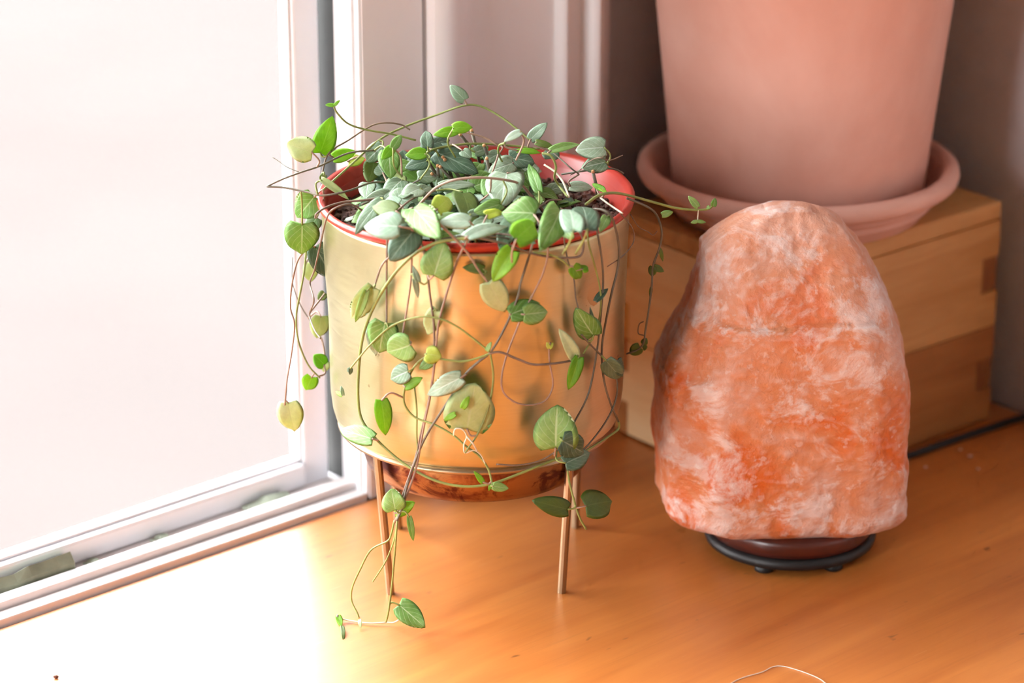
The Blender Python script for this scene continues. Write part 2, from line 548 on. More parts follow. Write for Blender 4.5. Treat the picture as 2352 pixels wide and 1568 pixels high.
rbox('sill_step', (WIN_S0, -0.001), (-0.0185, -0.0098), (-0.01, 0.0072), 'sill_paint', win, 0.0008)
rbox('sill', (WIN_S0, -0.001), (-0.066, -0.019), (-0.012, 0.0025), 'sill_paint', win, 0.0008)
# the peeling grey weather strip lies in the gap before the rail
def strip(name, s0, s1, mat, zt, seed):
    bm = bmesh.new()
    k = max(6, int((s1-s0)/0.008))
    prev = None
    for i in range(k+1):
        s = s0 + (s1-s0)*i/k
        hgt = zt*(0.8+0.5*noise.noise(Vector((s*30, seed, 0)))) * (1.25 if i > k-4 else 1)
        dn = 0.0015*noise.noise(Vector((s*45, seed, 3)))
        ring = [bm.verts.new((s, -n_, z_)) for n_, z_ in ((-0.0195+dn, 0.003), (-0.0198+dn, hgt*0.7), (-0.0235+dn, hgt), (-0.0275, hgt*0.8), (-0.0275, 0.003))]
        if prev:
            for q in range(5):
                bm.faces.new((prev[q], prev[(q+1) % 5], ring[(q+1) % 5], ring[q]))
        else:
            bm.faces.new(ring)
        prev = ring
    bm.faces.new(prev)
    from_bm(name, bm, mat, win, smooth=False)
strip('weather_strip', -0.62, -0.170, 'weatherstrip_grey', 0.0145, 1)
strip('weather_strip', -0.160, -0.154, 'mould_green', 0.005, 2)
strip('weather_strip', -0.120, -0.112, 'mould_green', 0.0055, 4)
strip('weather_strip', -0.062, -0.036, 'mould_green', 0.0068, 5)

# jamb between window and casing: stop strips, a track painted shadow-dark, white face
jb = rempty('trim_1')
rbox('jamb_liner', (0.010, 0.024), (-0.066, -0.001), (0.0, WIN_Z1), 'white_paint', jb)
rbox('jamb_face', (-0.0015, 0.010), (-0.0155, -0.0008), (0.0, WIN_Z1), 'white_paint', jb, 0.001)
rbox('stop_strip', (-0.0005, 0.010), (-0.0225, -0.0170), (0.0, WIN_Z1), 'white_paint', jb, 0.001)
rbox('stop_strip', (-0.003, 0.0), (-0.0075, -0.0045), (0.0, WIN_Z1), 'white_paint', jb, 0.0008)
rbox('track', (0.0055, 0.010), (-0.066, -0.023), (0.0, WIN_Z1), 'track_shade', jb)
j2 = rempty('trim_2')
rbox('jamb', (WIN_S0-0.02, WIN_S0+0.003), (-0.125, 0.0), (0.0, WIN_Z1+0.1), 'white_paint', j2)
rbox('head', (WIN_S0, 0.02), (-0.125, 0.0), (WIN_Z1-0.02, WIN_Z1), 'white_paint', j2)
rbox('casing', (WIN_S0-0.16, WIN_S0-0.02), (-0.018, 0.004), (0.0, WIN_Z1+0.12), 'casing_paint', j2)
rbox('casing', (WIN_S0-0.02, 0.18), (-0.018, 0.003), (WIN_Z1, WIN_Z1+0.12), 'casing_paint', j2)

# moulded casing: a profile pulled straight up
def profile(name, pts, mat, z0, z1):
    bm = bmesh.new()
    lo = [bm.verts.new((s, -n, z0)) for s, n in pts]
    hi = [bm.verts.new((s, -n, z1)) for s, n in pts]
    k = len(pts)
    for i in range(k):
        bm.faces.new((lo[i], lo[(i+1) % k], hi[(i+1) % k], hi[i]))
    bm.faces.new(lo[::-1])
    bm.faces.new(hi)
    o = from_bm(name, bm, mat, None, W0, ANG)
    for f in o.data.polygons:
        f.use_smooth = True
    md = o.modifiers.new('edges', 'EDGE_SPLIT')
    md.split_angle = math.radians(32)
    return structure(o)
def arc(s0, s1, n0, hgt, k=8):
    return [(s0 + (s1-s0)*i/k, n0 + hgt*math.sin(PI*i/k)) for i in range(k+1)]
pr = [(0.0005, -0.018), (0.0005, 0.0)] + [(0.0385, 0.0), (0.0395, -0.0035), (0.0415, -0.0035), (0.042, 0.0)]
pr += [(0.043, 0.0045), (0.046, 0.0075), (0.050, 0.0085), (0.055, 0.008), (0.060, 0.0062), (0.064, 0.0035), (0.067, 0.001), (0.070, -0.0012), (0.075, -0.002)]
pr += [(0.100, -0.002), (0.126, -0.002)] + arc(0.128, 0.137, -0.001, 0.0055) + [(0.139, -0.0015), (0.147, -0.0015)] + arc(0.148, 0.159, -0.0005, 0.0075) + [(0.162, 0.000), (0.170, -0.0035), (0.176, -0.012), (0.177, -0.018)]
profile('trim_3', pr, 'casing_paint', 0.0, WIN_Z1)

# ------------------------------------------------------------------ table
tb = empty('wooden_table', W0, ANG)
tag(tb, 'orange varnished wooden table standing against the window', 'table')
rbox('table_top', (-1.7, SB-0.001), (0.0, 0.78), (-0.032, 0.0), 'table_wood', tb, 0.002)
for s in (-1.62, SB-0.08):
    for n in (0.05, 0.70):
        rbox('leg', (s, s+0.05), (n, n+0.05), (FLOOR_Z, -0.032), 'table_wood', tb)
rbox('apron', (-1.57, SB-0.08), (0.71, 0.735), (-0.13, -0.032), 'table_wood', tb)

# ------------------------------------------------------------------ wooden box with finger joints
BK = Vector((0.1505, 0.0724, 0))
BANG = math.radians(39.7)
BL, BD, BH, BT = 0.1690, 0.1235, 0.1275, 0.013
bxo = empty('wooden_box', BK, BANG)
tag(bxo, 'pale pine box with finger joints carrying the clay saucer', 'box')
# local x along the right-hand face, local y away from the camera
lay = [(0.0015, 0.0560), (0.0566, BH-0.0105)]
for li, (z0, z1) in enumerate(lay):
    nf = 3
    hz = (z1-z0)/nf
    ends = lambda k: (k % 2 == 0)
    # long boards (front and back): fingers at even slots
    for yy in ((0.0, BT), (BD-BT, BD)):
        bm = bmesh.new()
        bm_box(bm, (BT, yy[0], z0), (BL-BT, yy[1], z1))
        for k in range(nf):
            if ends(k):
                bm_box(bm, (0.0004, yy[0], z0+k*hz), (BT, yy[1], z0+(k+1)*hz))
                bm_box(bm, (BL-BT, yy[0], z0+k*hz), (BL-0.0004, yy[1], z0+(k+1)*hz))
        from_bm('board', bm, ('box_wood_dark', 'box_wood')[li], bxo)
    # short boards (left and right ends): the other slots, ends a little recessed
    for xi, xx in enumerate(((0.0, BT), (BL-BT, BL))):
        bm = bmesh.new()
        bm_box(bm, (xx[0], BT, z0), (xx[1], BD-BT, z1))
        for k in range(nf):
            if not ends(k):
                bm_box(bm, (xx[0]+0.0003, 0.0012, z0+k*hz+0.0004), (xx[1]-0.0003, BT, z0+(k+1)*hz-0.0004))
                bm_box(bm, (xx[0], BD-BT, z0+k*hz+0.0004), (xx[1], BD-0.0012, z0+(k+1)*hz-0.0004))
        me_o = from_bm('board', bm, ['box_wood_lit', 'box_end_wood'], bxo)
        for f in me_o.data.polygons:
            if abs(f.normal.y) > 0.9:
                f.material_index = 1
box('lid', (0.0, 0.0, BH-0.0102), (BL, BD, BH), 'box_wood', bxo, 0.0012)

# ------------------------------------------------------------------ terracotta saucer and pot on the box
TC = Vector((0.1690, 0.1690, BH))
bm = bmesh.new()
R = 0.0850
prof = [(0.002, 0.0), (0.0640, 0.0), (0.0665, 0.0012), (0.0690, 0.0055), (0.0716, 0.0072), (0.0726, 0.0086), (0.0716, 0.0098), (0.0724, 0.0112), (0.0752, 0.0126), (0.0762, 0.0140), (0.0752, 0.0152), (0.0764, 0.0164),
        (0.0820, 0.0176), (0.0845, 0.0196), (0.0853, 0.0225), (0.0846, 0.0256), (0.0822, 0.0275), (0.0795, 0.0276), (0.0770, 0.0258), (0.0752, 0.0215), (0.0725, 0.0140), (0.0690, 0.0085), (0.002, 0.0070)]
rings = lathe(bm, prof, 128)
cap(bm, rings[0]); cap(bm, rings[-1])
sauc = from_bm('saucer', bm, 'terracotta', None, TC, smooth=True)
tag(sauc, 'round terracotta saucer with a rolled rim under the large clay pot', 'saucer')
bm = bmesh.new()
prof = [(0.002, 0.0), (0.0620, 0.0), (0.0650, 0.0015), (0.0662, 0.0045), (0.0735, 0.075), (0.0815, 0.150), (0.0825, 0.151), (0.0895, 0.1515), (0.0905, 0.153), (0.0925, 0.186), (0.0915, 0.1885),
        (0.0860, 0.1885), (0.0845, 0.186), (0.078, 0.150), (0.060, 0.008), (0.002, 0.008)]
rings = lathe(bm, prof, 128)
cap(bm, rings[0]); cap(bm, rings[-1])
tp = from_bm('terracotta_pot', bm, 'terracotta', None, TC + Vector((0.0, -0.001, 0.0071)), smooth=True)
tag(tp, 'large weathered terracotta flower pot standing in its saucer on the box', 'flower pot')
md = tp.modifiers.new('edges', 'EDGE_SPLIT'); md.split_angle = math.radians(50)

# ------------------------------------------------------------------ salt lamp
LC = Vector((0.1570, 0.0215, 0.0))
lamp = empty('salt_lamp', LC)
tag(lamp, 'rough pink rock salt lamp on a dark round wooden base', 'lamp')
sil = [(1165,1519,2075),(1130,1514,2078),(1060,1513,2075),(1000,1505,2078),(960,1509,2081),(920,1512,2083),(870,1507,2085),(830,1514,2079),(790,1530,2073),(750,1551,2064),(710,1571,2046),
       (680,1585,2038),(640,1598,2020),(610,1605,2006),(580,1609,1990),(555,1612,1972),(530,1636,1950),(510,1663,1936),(492,1692,1921),(480,1716,1895),(470,1752,1862)]
lev = []
for v_, l_, r_ in sil:
    pl, prr = on_y(l_, v_, LC.y), on_y(r_, v_, LC.y)
    lev.append(((pl.z+prr.z)/2, pl.x-LC.x, prr.x-LC.x))
def levat(z):
    if z <= lev[0][0]:
        return lev[0][1], lev[0][2]
    for a, b in zip(lev, lev[1:]):
        if a[0] <= z <= b[0]:
            t = (z-a[0])/(b[0]-a[0])
            return a[1]+(b[1]-a[1])*t, a[2]+(b[2]-a[2])*t
    return lev[-1][1], lev[-1][2]
def interp(x, tab):
    if x <= tab[0][0]: return tab[0][1]
    for a, b in zip(tab, tab[1:]):
        if x <= b[0]:
            t = (x-a[0])/(b[0]-a[0])
            return a[1]+(b[1]-a[1])*t
    return tab[-1][1]
ZB, ZT = lev[0][0], lev[-1][0]
FRONT = [(0.0, -0.043), (0.05, -0.045), (0.10, -0.043), (0.125, -0.040), (0.130, -0.038), (0.150, -0.029), (0.170, -0.018), (0.182, -0.010)]
BACK = [(0.0, 0.040), (0.10, 0.043), (0.14, 0.032), (0.165, 0.014), (0.182, 0.003)]
def rock_pt(a, z, shrink=1.0):
    xl, xr = levat(z)
    cx, hx = (xl+xr)/2, (xr-xl)/2
    yf, yb = interp(z, FRONT), interp(z, BACK)
    cy, hy = (yf+yb)/2, (yb-yf)/2
    # faceted outline: intersect of planes in normalised space
    ux, uy = math.cos(a), math.sin(a)
    tilt = 0.10*math.sin(z*40)
    best = 0.0
    for na, dist in ((-PI/2+0.03+tilt*0.4, 1.0), (-PI/2-0.80, 1.10+tilt*0.3), (PI+0.06, 1.0), (PI-0.75, 1.10), (PI/2, 1.0), (0.72, 1.10), (-0.04, 1.0), (-0.78-tilt, 1.16)):
        c_ = (ux*math.cos(na) + uy*math.sin(na))/dist
        if c_ > 0:
            best += c_**34
    r = best**(-1/34)
    r *= 1.0
    return Vector((cx + hx*ux*r*shrink, cy + hy*uy*r*shrink, z))
bm = bmesh.new()
NA, NL = 220, 170
rows = []
ROCK_Z0 = 0.0165
for i in range(NL):
    t = i/(NL-1)
    # bottom rounding, body, top rounding
    if t < 0.10:
        q = t/0.10
        z = ROCK_Z0 + (ZB+0.010-ROCK_Z0)*(1-math.cos(q*PI/2))
        sh = 0.62 + 0.38*math.sin(q*PI/2)
    elif t < 0.93:
        q = (t-0.10)/0.83
        z = ZB+0.010 + (ZT-ZB-0.010)*q
        sh = 1.0
    else:
        q = (t-0.93)/0.07
        z = ZT + 0.0022*math.sin(q*PI/2)
        sh = max(0.02, math.cos(q*PI/2))
    rows.append((z, sh))
rings = []
for z, sh in rows:
    ring = []
    for k in range(NA):
        a = 2*PI*k/NA
        P = rock_pt(a, z, sh)
        d = Vector((math.cos(a), math.sin(a), 0))
        q = P*1.0
        n1 = noise.noise(q*55) * 0.0010 + noise.noise(q*140)*0.0009 + noise.noise(q*330)*0.0006
        cell = noise.voronoi(q*42)[0]
        n1 += (cell[1]-cell[0]-0.35)*0.0020
        # ledge across the front where the upper face is broken off
        if P.y < 0 and -0.042 < P.x < 0.036:
            zc = 0.1295 + 0.0012*math.sin(P.x*70) + 0.0009*noise.noise(Vector((P.x*220, 0, 5)))
            if z > zc:
                n1 -= 0.0026*math.exp(-(z-zc)/0.006)
        side = abs(math.cos(a))
        P = P + d*(n1*(1-0.35*side))
        if sh >= 1.0 and z > 0.17:
            P.z += noise.noise(q*70)*0.0012
        ring.append(bm.verts.new(P))
    rings.append(ring)
for i in range(NL-1):
    for k in range(NA):
        a, b = rings[i], rings[i+1]
        bm.faces.new((a[k], a[(k+1) % NA], b[(k+1) % NA], b[k]))
cap(bm, rings[0][::-1]); cap(bm, rings[-1])
rock = from_bm('salt_rock', bm, 'rock_salt', lamp, smooth=True)
bm = bmesh.new()
rings = lathe(bm, [(0.001, 0.0085), (0.0385, 0.0085), (0.0410, 0.0095), (0.0425, 0.013), (0.0428, 0.0165), (0.0420, 0.0190), (0.001, 0.0190)], 96)
cap(bm, rings[0]); cap(bm, rings[-1])
from_bm('wooden_base', bm, 'lamp_base_wood', lamp, smooth=True)
bm = bmesh.new()
rings = lathe(bm, [(0.030, 0.0030), (0.0400, 0.0030), (0.0424, 0.0040), (0.0432, 0.0062), (0.0424, 0.0086), (0.0400, 0.0092), (0.030, 0.0092)], 96)
cap(bm, rings[0]); cap(bm, rings[-1])
from_bm('base_ring', bm, 'black_rubber', lamp, smooth=True)
for a in (-2.0, -1.02, 0.9, 2.3):
    bm = bmesh.new()
    rings = lathe(bm, [(0.0040, 0.0), (0.0048, 0.0006), (0.0046, 0.0036)], 20)
    cap(bm, rings[0]); cap(bm, rings[-1])
    from_bm('foot', bm, 'black_rubber', lamp, (0.0365*math.cos(a), 0.0365*math.sin(a), 0), smooth=True)

# black cable along the foot of the box
bm = bmesh.new()
cp = [on_z(2040, 1064, 0.0021), on_z(2075, 1051, 0.0021), on_z(2180, 1014, 0.0021), on_z(2300, 974, 0.0021), on_z(2352, 957, 0.0021)]
cp.insert(0, LC + Vector((0.040, 0.018, 0.0030)))
cp.insert(1, LC + Vector((0.052, 0.040, 0.0021)))
wall_d = SB - 0.003
last = cp[-1]
cp.append(last + AX*max(0.0, (wall_d - (last-W0).dot(AX)))*0.95)
bm_tube(bm, smoothpath(cp, 8), 0.0021, 0.0021, 10)
cord = from_bm('power_cord', bm, 'black_rubber', None, smooth=True)
tag(cord, 'thin black cable lying along the foot of the pine box', 'cable')

# ------------------------------------------------------------------ brass planter on four legs
RIM_Z = 0.1895
pl = empty('brass_planter', (0, 0, 0))
tag(pl, 'dented brass planter on four thin legs holding the trailing plant', 'planter')
def dent(a, r, z):
    q = Vector((math.cos(a)*2.2, math.sin(a)*2.2, z*26))
    k = noise.noise(q)*0.0009 + noise.noise(Vector((math.cos(a)*5, math.sin(a)*5, z*14+7)))*0.00055
    for (da, dz, sa, sz, dep) in ((-0.68, 0.158, 0.16, 0.013, 0.0022), (-1.08, 0.098, 0.10, 0.020, 0.0014), (-1.85, 0.135, 0.13, 0.03, 0.0010), (-2.35, 0.16, 0.1, 0.02, 0.0010), (-1.2, 0.135, 0.09, 0.02, 0.0012)):
        dd = (a - 2*PI if a > PI else a) - da
        k -= dep*math.exp(-(dd/sa)**2 - ((z-dz)/sz)**2)
    return r + k, z
bm = bmesh.new()
prof = [(0.050, 0.0770), (0.0625, 0.0772), (0.0668, 0.0785), (0.0690, 0.0810), (0.0700, 0.0850), (0.0706, 0.092)]
prof += [(0.0706 + (0.0735-0.0706)*i/16, 0.092 + (RIM_Z-0.003-0.092)*i/16) for i in range(1, 17)]
prof += [(0.0735, RIM_Z-0.0015), (0.0723, RIM_Z-0.0012), (0.0718, RIM_Z-0.006), (0.0688, 0.088), (0.060, 0.0795), (0.050, 0.0792)]
lathe(bm, prof, 160, dent)
from_bm('body', bm, 'brass', pl, smooth=True)
bm = bmesh.new()
prof = [(0.0685, 0.0772), (0.0680, 0.0757), (0.0655, 0.0748), (0.0600, 0.0750)]
prof = [(0.0660, 0.0786), (0.0678, 0.0775), (0.0680, 0.0762), (0.0668, 0.0754), (0.0600, 0.0756), (0.058, 0.0775)]
lathe(bm, prof, 128)
from_bm('seam_ring', bm, 'brass_rod', pl, smooth=True)
bm = bmesh.new()
prof = [(0.0560, 0.0772), (0.0566, 0.0765), (0.0568, 0.0690), (0.0562, 0.0630), (0.0545, 0.0580), (0.0525, 0.0552), (0.0490, 0.0538), (0.020, 0.0533), (0.001, 0.0533)]
rings = lathe(bm, prof, 128)
cap(bm, rings[-1]); cap(bm, rings[0])
from_bm('base_cup', bm, 'brass_tarnished', pl, smooth=True)
legs = [((-0.0475, -0.0385), (-0.0419, -0.0378)), ((0.0452, -0.0385), (0.0414, -0.0365)), ((0.0505, 0.0395), (0.0494, 0.0393)), ((-0.0460, 0.0395), (-0.0405, 0.0385))]
for (tx, ty), (bx_, by_) in legs:
    bm = bmesh.new()
    top, bot = Vector((tx, ty, 0.0765)), Vector((bx_, by_, 0.0))
    rr = 0.0021
    q = []
    for c_, r_ in ((bot, rr), (top, rr*1.05)):
        q.append([bm.verts.new(c_ + Vector((r_*math.cos(2*PI*k/10+0.3), r_*math.sin(2*PI*k/10+0.3), 0))) for k in range(10)])
    for k in range(10):
        bm.faces.new((q[0][k], q[0][(k+1) % 10], q[1][(k+1) % 10], q[1][k]))
    bm.faces.new(q[0][::-1]); bm.faces.new(q[1])
    from_bm('leg', bm, 'brass_rod', pl, smooth=False)

# red plastic pot inside the planter
bm = bmesh.new()
prof = [(0.002, 0.0815), (0.0530, 0.0815), (0.0570, 0.084), (0.0700, RIM_Z-0.004), (0.0735, RIM_Z-0.0008), (0.0752, RIM_Z+0.0004), (0.0756, RIM_Z+0.0022), (0.0746, RIM_Z+0.0034), (0.0728, RIM_Z+0.0030), (0.0712, RIM_Z+0.0010),
        (0.0680, RIM_Z-0.030), (0.0545, 0.086), (0.002, 0.0840)]
rings = lathe(bm, prof, 128, lambda a, r, z: (r*(1+0.006*math.sin(2*a+0.4)*(1 if z > 0.17 else 0)), z + (0.0006*math.sin(3*a) if z > 0.18 else 0)))
cap(bm, rings[0]); cap(bm, rings[-1])
rp = from_bm('plastic_pot', bm, 'red_plastic', None, smooth=True)
tag(rp, 'red plastic nursery pot sunk into the brass planter, its rim showing', 'flower pot')

# soil: a lumpy bed with loose granules
SOIL_Z = RIM_Z - 0.0095
bm = bmesh.new()
prev = None
for i in range(15):
    r = 0.0682*i/14
    ring = []
    for k in range(60):
        a = 2*PI*k/60
        x, y = r*math.cos(a), r*math.sin(a)
        ring.append(bm.verts.new((x, y, SOIL_Z + 0.004*(1-(r/0.068)**2) + 0.002*noise.noise(Vector((x*120, y*120, 1))))) if i or not ring else ring[0])
    if prev and i > 1:
        for k in range(60):
            bm.faces.new((prev[k], prev[(k+1) % 60], ring[(k+1) % 60], ring[k]))
    elif prev:
        for k in range(60):
            bm.faces.new((prev[0], ring[(k+1) % 60], ring[k]))
    prev = ring
for i in range(900):
    r = 0.0675*math.sqrt(random.random())
    a = random.uniform(0, 2*PI)
    s = random.uniform(0.0006, 0.0021)
    M = Matrix.Translation((r*math.cos(a), r*math.sin(a), SOIL_Z+0.004*(1-(r/0.068)**2)+random.uniform(0, 0.0012))) @ Matrix.Rotation(random.uniform(0, 6), 4, 'Z') @ Matrix.Rotation(random.uniform(0, 6), 4, 'X') @ Matrix.Diagonal((s*1.3, s, s*0.8, 1))
    bmesh.ops.create_icosphere(bm, subdivisions=1, radius=1.0, matrix=M)
soil = from_bm('potting_soil', bm, 'soil', None)
tag(soil, 'dark crumbly potting soil inside the red plastic pot', 'soil', kind='stuff')
# ------------------------------------------------------------------ trailing plant
plant = empty('trailing_plant', (0, 0, SOIL_Z))
tag(plant, 'trailing vine with small heart-shaped green leaves spilling over the brass planter', 'plant')
PO = Vector((0, 0, SOIL_Z))
BR = 0.0730
def S_(u, v, off):            # hanging in front of the brass wall
    return on_cyl(u, v, BR + off*0.001)
def T_(u, v, ex=0.0):         # on the leafy mound inside the rim
    h = 0.0055 + max(0.0, 430-v)*0.00014 + ex*0.001
    p = on_z(u, v, RIM_Z+h)
    return p
def Y_(u, v, y):
    return on_y(u, v, y*0.001)
def Z_(u, v, z):
    return on_z(u, v, z*0.001)
MODE = {'S': S_, 'T': T_, 'Y': Y_, 'Z': Z_}

STEM_PTS = []      # sampled points of all stems, for joining petioles
def stem(mode, pts, mat='stem_green', r=0.62, r1=None, root=False, off=5, name='stem'):
    P = []
    for q in pts:
        u, v = q[0], q[1]
        md, o = mode, off
        if len(q) == 3:
            o = q[2]
        if len(q) == 4:
            md, o = q[2], q[3]
        P.append(MODE[md](u, v, o))
    if root:
        a = P[0]
        flat = Vector((a.x, a.y, 0))
        inn = flat*0.86
        P.insert(0, Vector((inn.x, inn.y, max(a.z-0.001, RIM_Z+0.006))))
        inn = flat*0.66
        P.insert(0, Vector((inn.x, inn.y, SOIL_Z+0.003)))
    path = smoothpath(P, 7)
    bm = bmesh.new()
    r *= 0.001
    bm_tube(bm, [p - PO for p in path], r, (r1*0.001 if r1 else r*0.8), 7)
    STEM_PTS.extend(path)
    return from_bm(name, bm, mat, plant, smooth=True)

# -- over the front of the planter
stem('S', [(1095,546,7),(1050,549,8),(1000,558,8),(950,585,9),(905,630,9),(866,690,9),(840,750,8),(828,805,7),(823,870,7),(823,920,7),(829,958,7),(847,988,7),(882,1026,7),(930,1066,7),(985,1097,8),(1035,1113,8),(1085,1117,8),(1135,1109,8),(1195,1087,7),(1250,1065,6),(1292,1050,6)], 'stem_green', 0.78, 0.62, True)
stem('S', [(952,527,6),(915,572,8),(880,605,8),(864,645,7),(857,672,7)], 'stem_brown', 0.55, None, True)
stem('S', [(893,535,6),(889,570,7),(888,640,5),(888,700,4),(888,748,5)], 'stem_brown', 0.55, None, True)
stem('S', [(947,525,6),(946,570,7),(944,640,5),(936,700,5),(926,760,6),(920,795,7)], 'stem_pink', 0.55, None, True)
stem('S', [(958,534,5),(972,570,7),(981,620,6),(988,680,6),(996,740,6),(998,800,6),(997,840,5),(985,920,5),(968,990,6),(956,1045,7),(943,1085,10),(928,1128,12),(914,1178,12)], 'stem_brown', 0.55, 0.5, True)
stem('S', [(1075,548,7),(1052,595,7),(1030,660,7),(1010,730,7),(1004,770,7),(998,835,7),(990,900,6),(977,962,6),(966,1020,7),(957,1070,8),(938,1128,11),(916,1178,12),(906,1200,12)], 'stem_pink', 0.55, 0.5, True)
stem('S', [(1003,508,8),(1042,545,9),(1075,582,9),(1098,618,9),(1122,650,9)], 'stem_pink', 0.6, 0.5)
stem('S', [(1060,540,6),(1110,548,7),(1160,560,7),(1205,577,7),(1255,589,6),(1310,592,6),(1335,585,6),(1340,555,6),(1330,530,5)], 'stem_brown', 0.65, 0.5)
stem('S', [(1225,580,6),(1262,585,7),(1290,597,7),(1316,620,7)], 'stem_green', 0.55, 0.45)
stem('S', [(1238,508,7),(1254,545,8),(1258,585,8),(1246,630,7),(1226,672,7),(1205,712,7),(1185,760,6),(1165,812,6),(1153,860,6),(1155,897,6),(1180,922,6),(1215,930,6),(1252,920,6),(1270,885,6),(1263,835,6),(1261,800,7),(1264,787,8)], 'stem_pink', 0.5, 0.42, True)
stem('S', [(1242,522,6),(1228,548,8),(1214,592,7),(1196,650,7),(1190,680,7),(1168,735,7),(1148,775,8),(1128,808,9)], 'stem_dark', 0.62, 0.55, True)
stem('S', [(1125,808,9),(1088,778,9),(1050,750,9),(1010,732,9),(960,728,9),(900,748,9),(852,790,9),(822,825,9),(805,846,9)], 'stem_green', 0.5, 0.42)
stem('S', [(1125,812,9),(1098,822,9),(1060,830,9),(1010,824,9),(980,820,8),(955,838,7),(938,868,6),(928,900,6),(930,930,6),(953,958,6),(1000,976,7),(1042,1000,8),(1072,1026,9),(1100,1046,9),(1120,1074,10),(1128,1100,11),(1130,1116,12)], 'stem_green', 0.55, 0.5)
stem('S', [(1122,812,9),(1150,809,9),(1190,825,9),(1225,837,9),(1270,835,8),(1308,829,7),(1328,822,6)], 'stem_brown', 0.62, 0.55)
stem('S', [(1126,812,9),(1133,860,8),(1128,910,8),(1114,960,8),(1095,1000,9),(1078,1025,10),(1068,1040,10)], 'stem_green', 0.52, 0.45)
stem('S', [(1120,815,9),(1098,832,8),(1072,856,7),(1048,893,7),(1012,948,7),(985,990,7),(965,1030,7),(948,1076,9),(934,1120,12),(924,1165,14),(912,1195,14)], 'stem_dark', 0.65, 0.55)
stem('S', [(952,890,5),(957,940,5),(957,1000,6),(960,1045,7)], 'stem_green', 0.45, 0.4)
# -- right-hand side
stem('S', [(1345,520,5),(1352,560,7),(1366,610,6),(1378,660,6),(1380,700,5),(1374,742,5),(1360,778,5),(1340,812,6)], 'stem_green', 0.5, 0.4, True)
stem('S', [(1362,505,6),(1374,545,7),(1384,610,6),(1385,660,5),(1380,725,5),(1372,800,5),(1358,880,5),(1343,925,5),(1316,975,6),(1300,1010,8)], 'stem_dark', 0.55, 0.45, True)
stem('S', [(1398,490,6),(1415,530,7),(1422,575,7),(1418,620,6),(1405,672,6),(1393,730,5),(1383,790,5),(1383,840,5),(1390,885,5),(1402,925,5),(1420,968,6)], 'stem_dark', 0.62, 0.5, True)
stem('S', [(1335,768,6),(1360,795,6),(1385,820,6),(1405,842,7),(1416,870,7),(1417,905,6),(1404,945,6),(1380,985,6),(1350,1022,7),(1325,1045,8)], 'stem_dark', 0.48, 0.42)
stem('S', [(1421,968,6),(1420,985,6),(1398,1002,6),(1362,1025,7),(1330,1045,8),(1306,1068,9),(1306,1098,10),(1316,1140,12),(1330,1185,14),(1346,1215,14)], 'stem_green', 0.6, 0.5)
stem('S', [(1285,1032,7),(1240,1058,6),(1190,1068,6),(1140,1066,6)], 'stem_brown', 0.45, 0.4)
stem('S', [(1292,525,6),(1297,560,6),(1305,600,5),(1318,640,5),(1322,680,5),(1330,715,6)], 'stem_dark', 0.4, 0.35, True)
# -- free shoots to the right
stem('Y', [(1345,470,-35),(1375,449,-30),(1410,443,-22),(1450,450,-15),(1500,464,-10),(1550,477,-8),(1595,482,-6),(1625,480,-5),(1640,470,-4)], 'stem_green', 0.75, 0.5)
stem('Y', [(1440,455,-18),(1470,467,-14),(1498,482,-10),(1512,502,-8),(1520,535,-8),(1514,572,-8),(1500,610,-8),(1497,655,-8),(1490,712,-8),(1482,760,-8),(1479,785,-8),(1466,802,-8),(1438,813,-8)], 'stem_olive' if False else 'stem_dark', 0.6, 0.45)
stem('Y', [(1478,770,-8),(1466,765,-6),(1468,745,-6),(1478,738,-7)], 'stem_brown', 0.3, 0.3, name='tendril')
stem('Y', [(1448,492,-12),(1466,520,-10),(1488,532,-8),(1500,540,-8),(1510,530,-8)], 'stem_brown', 0.28, 0.2, name='tendril')
stem('S', [(1425,490,7),(1452,523,6),(1455,555,6),(1430,588,6),(1395,612,5)], 'stem_brown', 0.3, 0.25, name='tendril')
# -- left side, hanging clear of the planter
stem('S', [(770,478,5),(750,502,7),(736,560,7),(722,620,7),(712,650,7),(721,690,7),(711,722,7),(722,757,7),(736,777,7)], 'stem_brown', 0.45, 0.4, True)
stem('Y', [(700,575,-6),(683,600,-6),(671,650,-8),(667,705,-8),(676,742,-8),(672,795,-8),(660,870,-8),(654,930,-8)], 'stem_pink', 0.5, 0.45)
stem('Y', [(704,560,0),(699,620,-2),(688,680,-4),(680,730,-4),(686,785,-4),(708,838,-4),(735,868,-4)], 'stem_green', 0.55, 0.42)
stem('Y', [(672,590,20),(672,650,20),(690,700,20),(715,740,20),(728,760,18)], 'stem_dark', 0.3, 0.25, name='tendril')
# -- lowest tails down to the table
stem('S', [(914,1178,12),(911,1215,14),(906,1280,14),(900,1345,14),(893,1400,14),(887,1428,14)], 'stem_green', 0.52, 0.45)
stem('S', [(906,1195,12),(899,1225,12),(890,1242,12),(852,1263,12),(826,1310,12),(809,1350,12),(808,1380,12),(821,1408,12),(826,1422,12)], 'stem_green', 0.48, 0.4)
stem('S', [(914,1195,13),(905,1240,13),(888,1285,13),(868,1318,13),(856,1336,13)], 'stem_green', 0.42, 0.3)
stem('Z', [(887,1429,1.6),(850,1431,1.0),(810,1426,1.0),(785,1421,1.5),(775,1417,2.5)], 'root_pale', 0.42, 0.35)
stem('Z', [(887,1429,1.6),(905,1429,2.0),(922,1418,5),(934,1402,9)], 'root_pale', 0.42, 0.35)
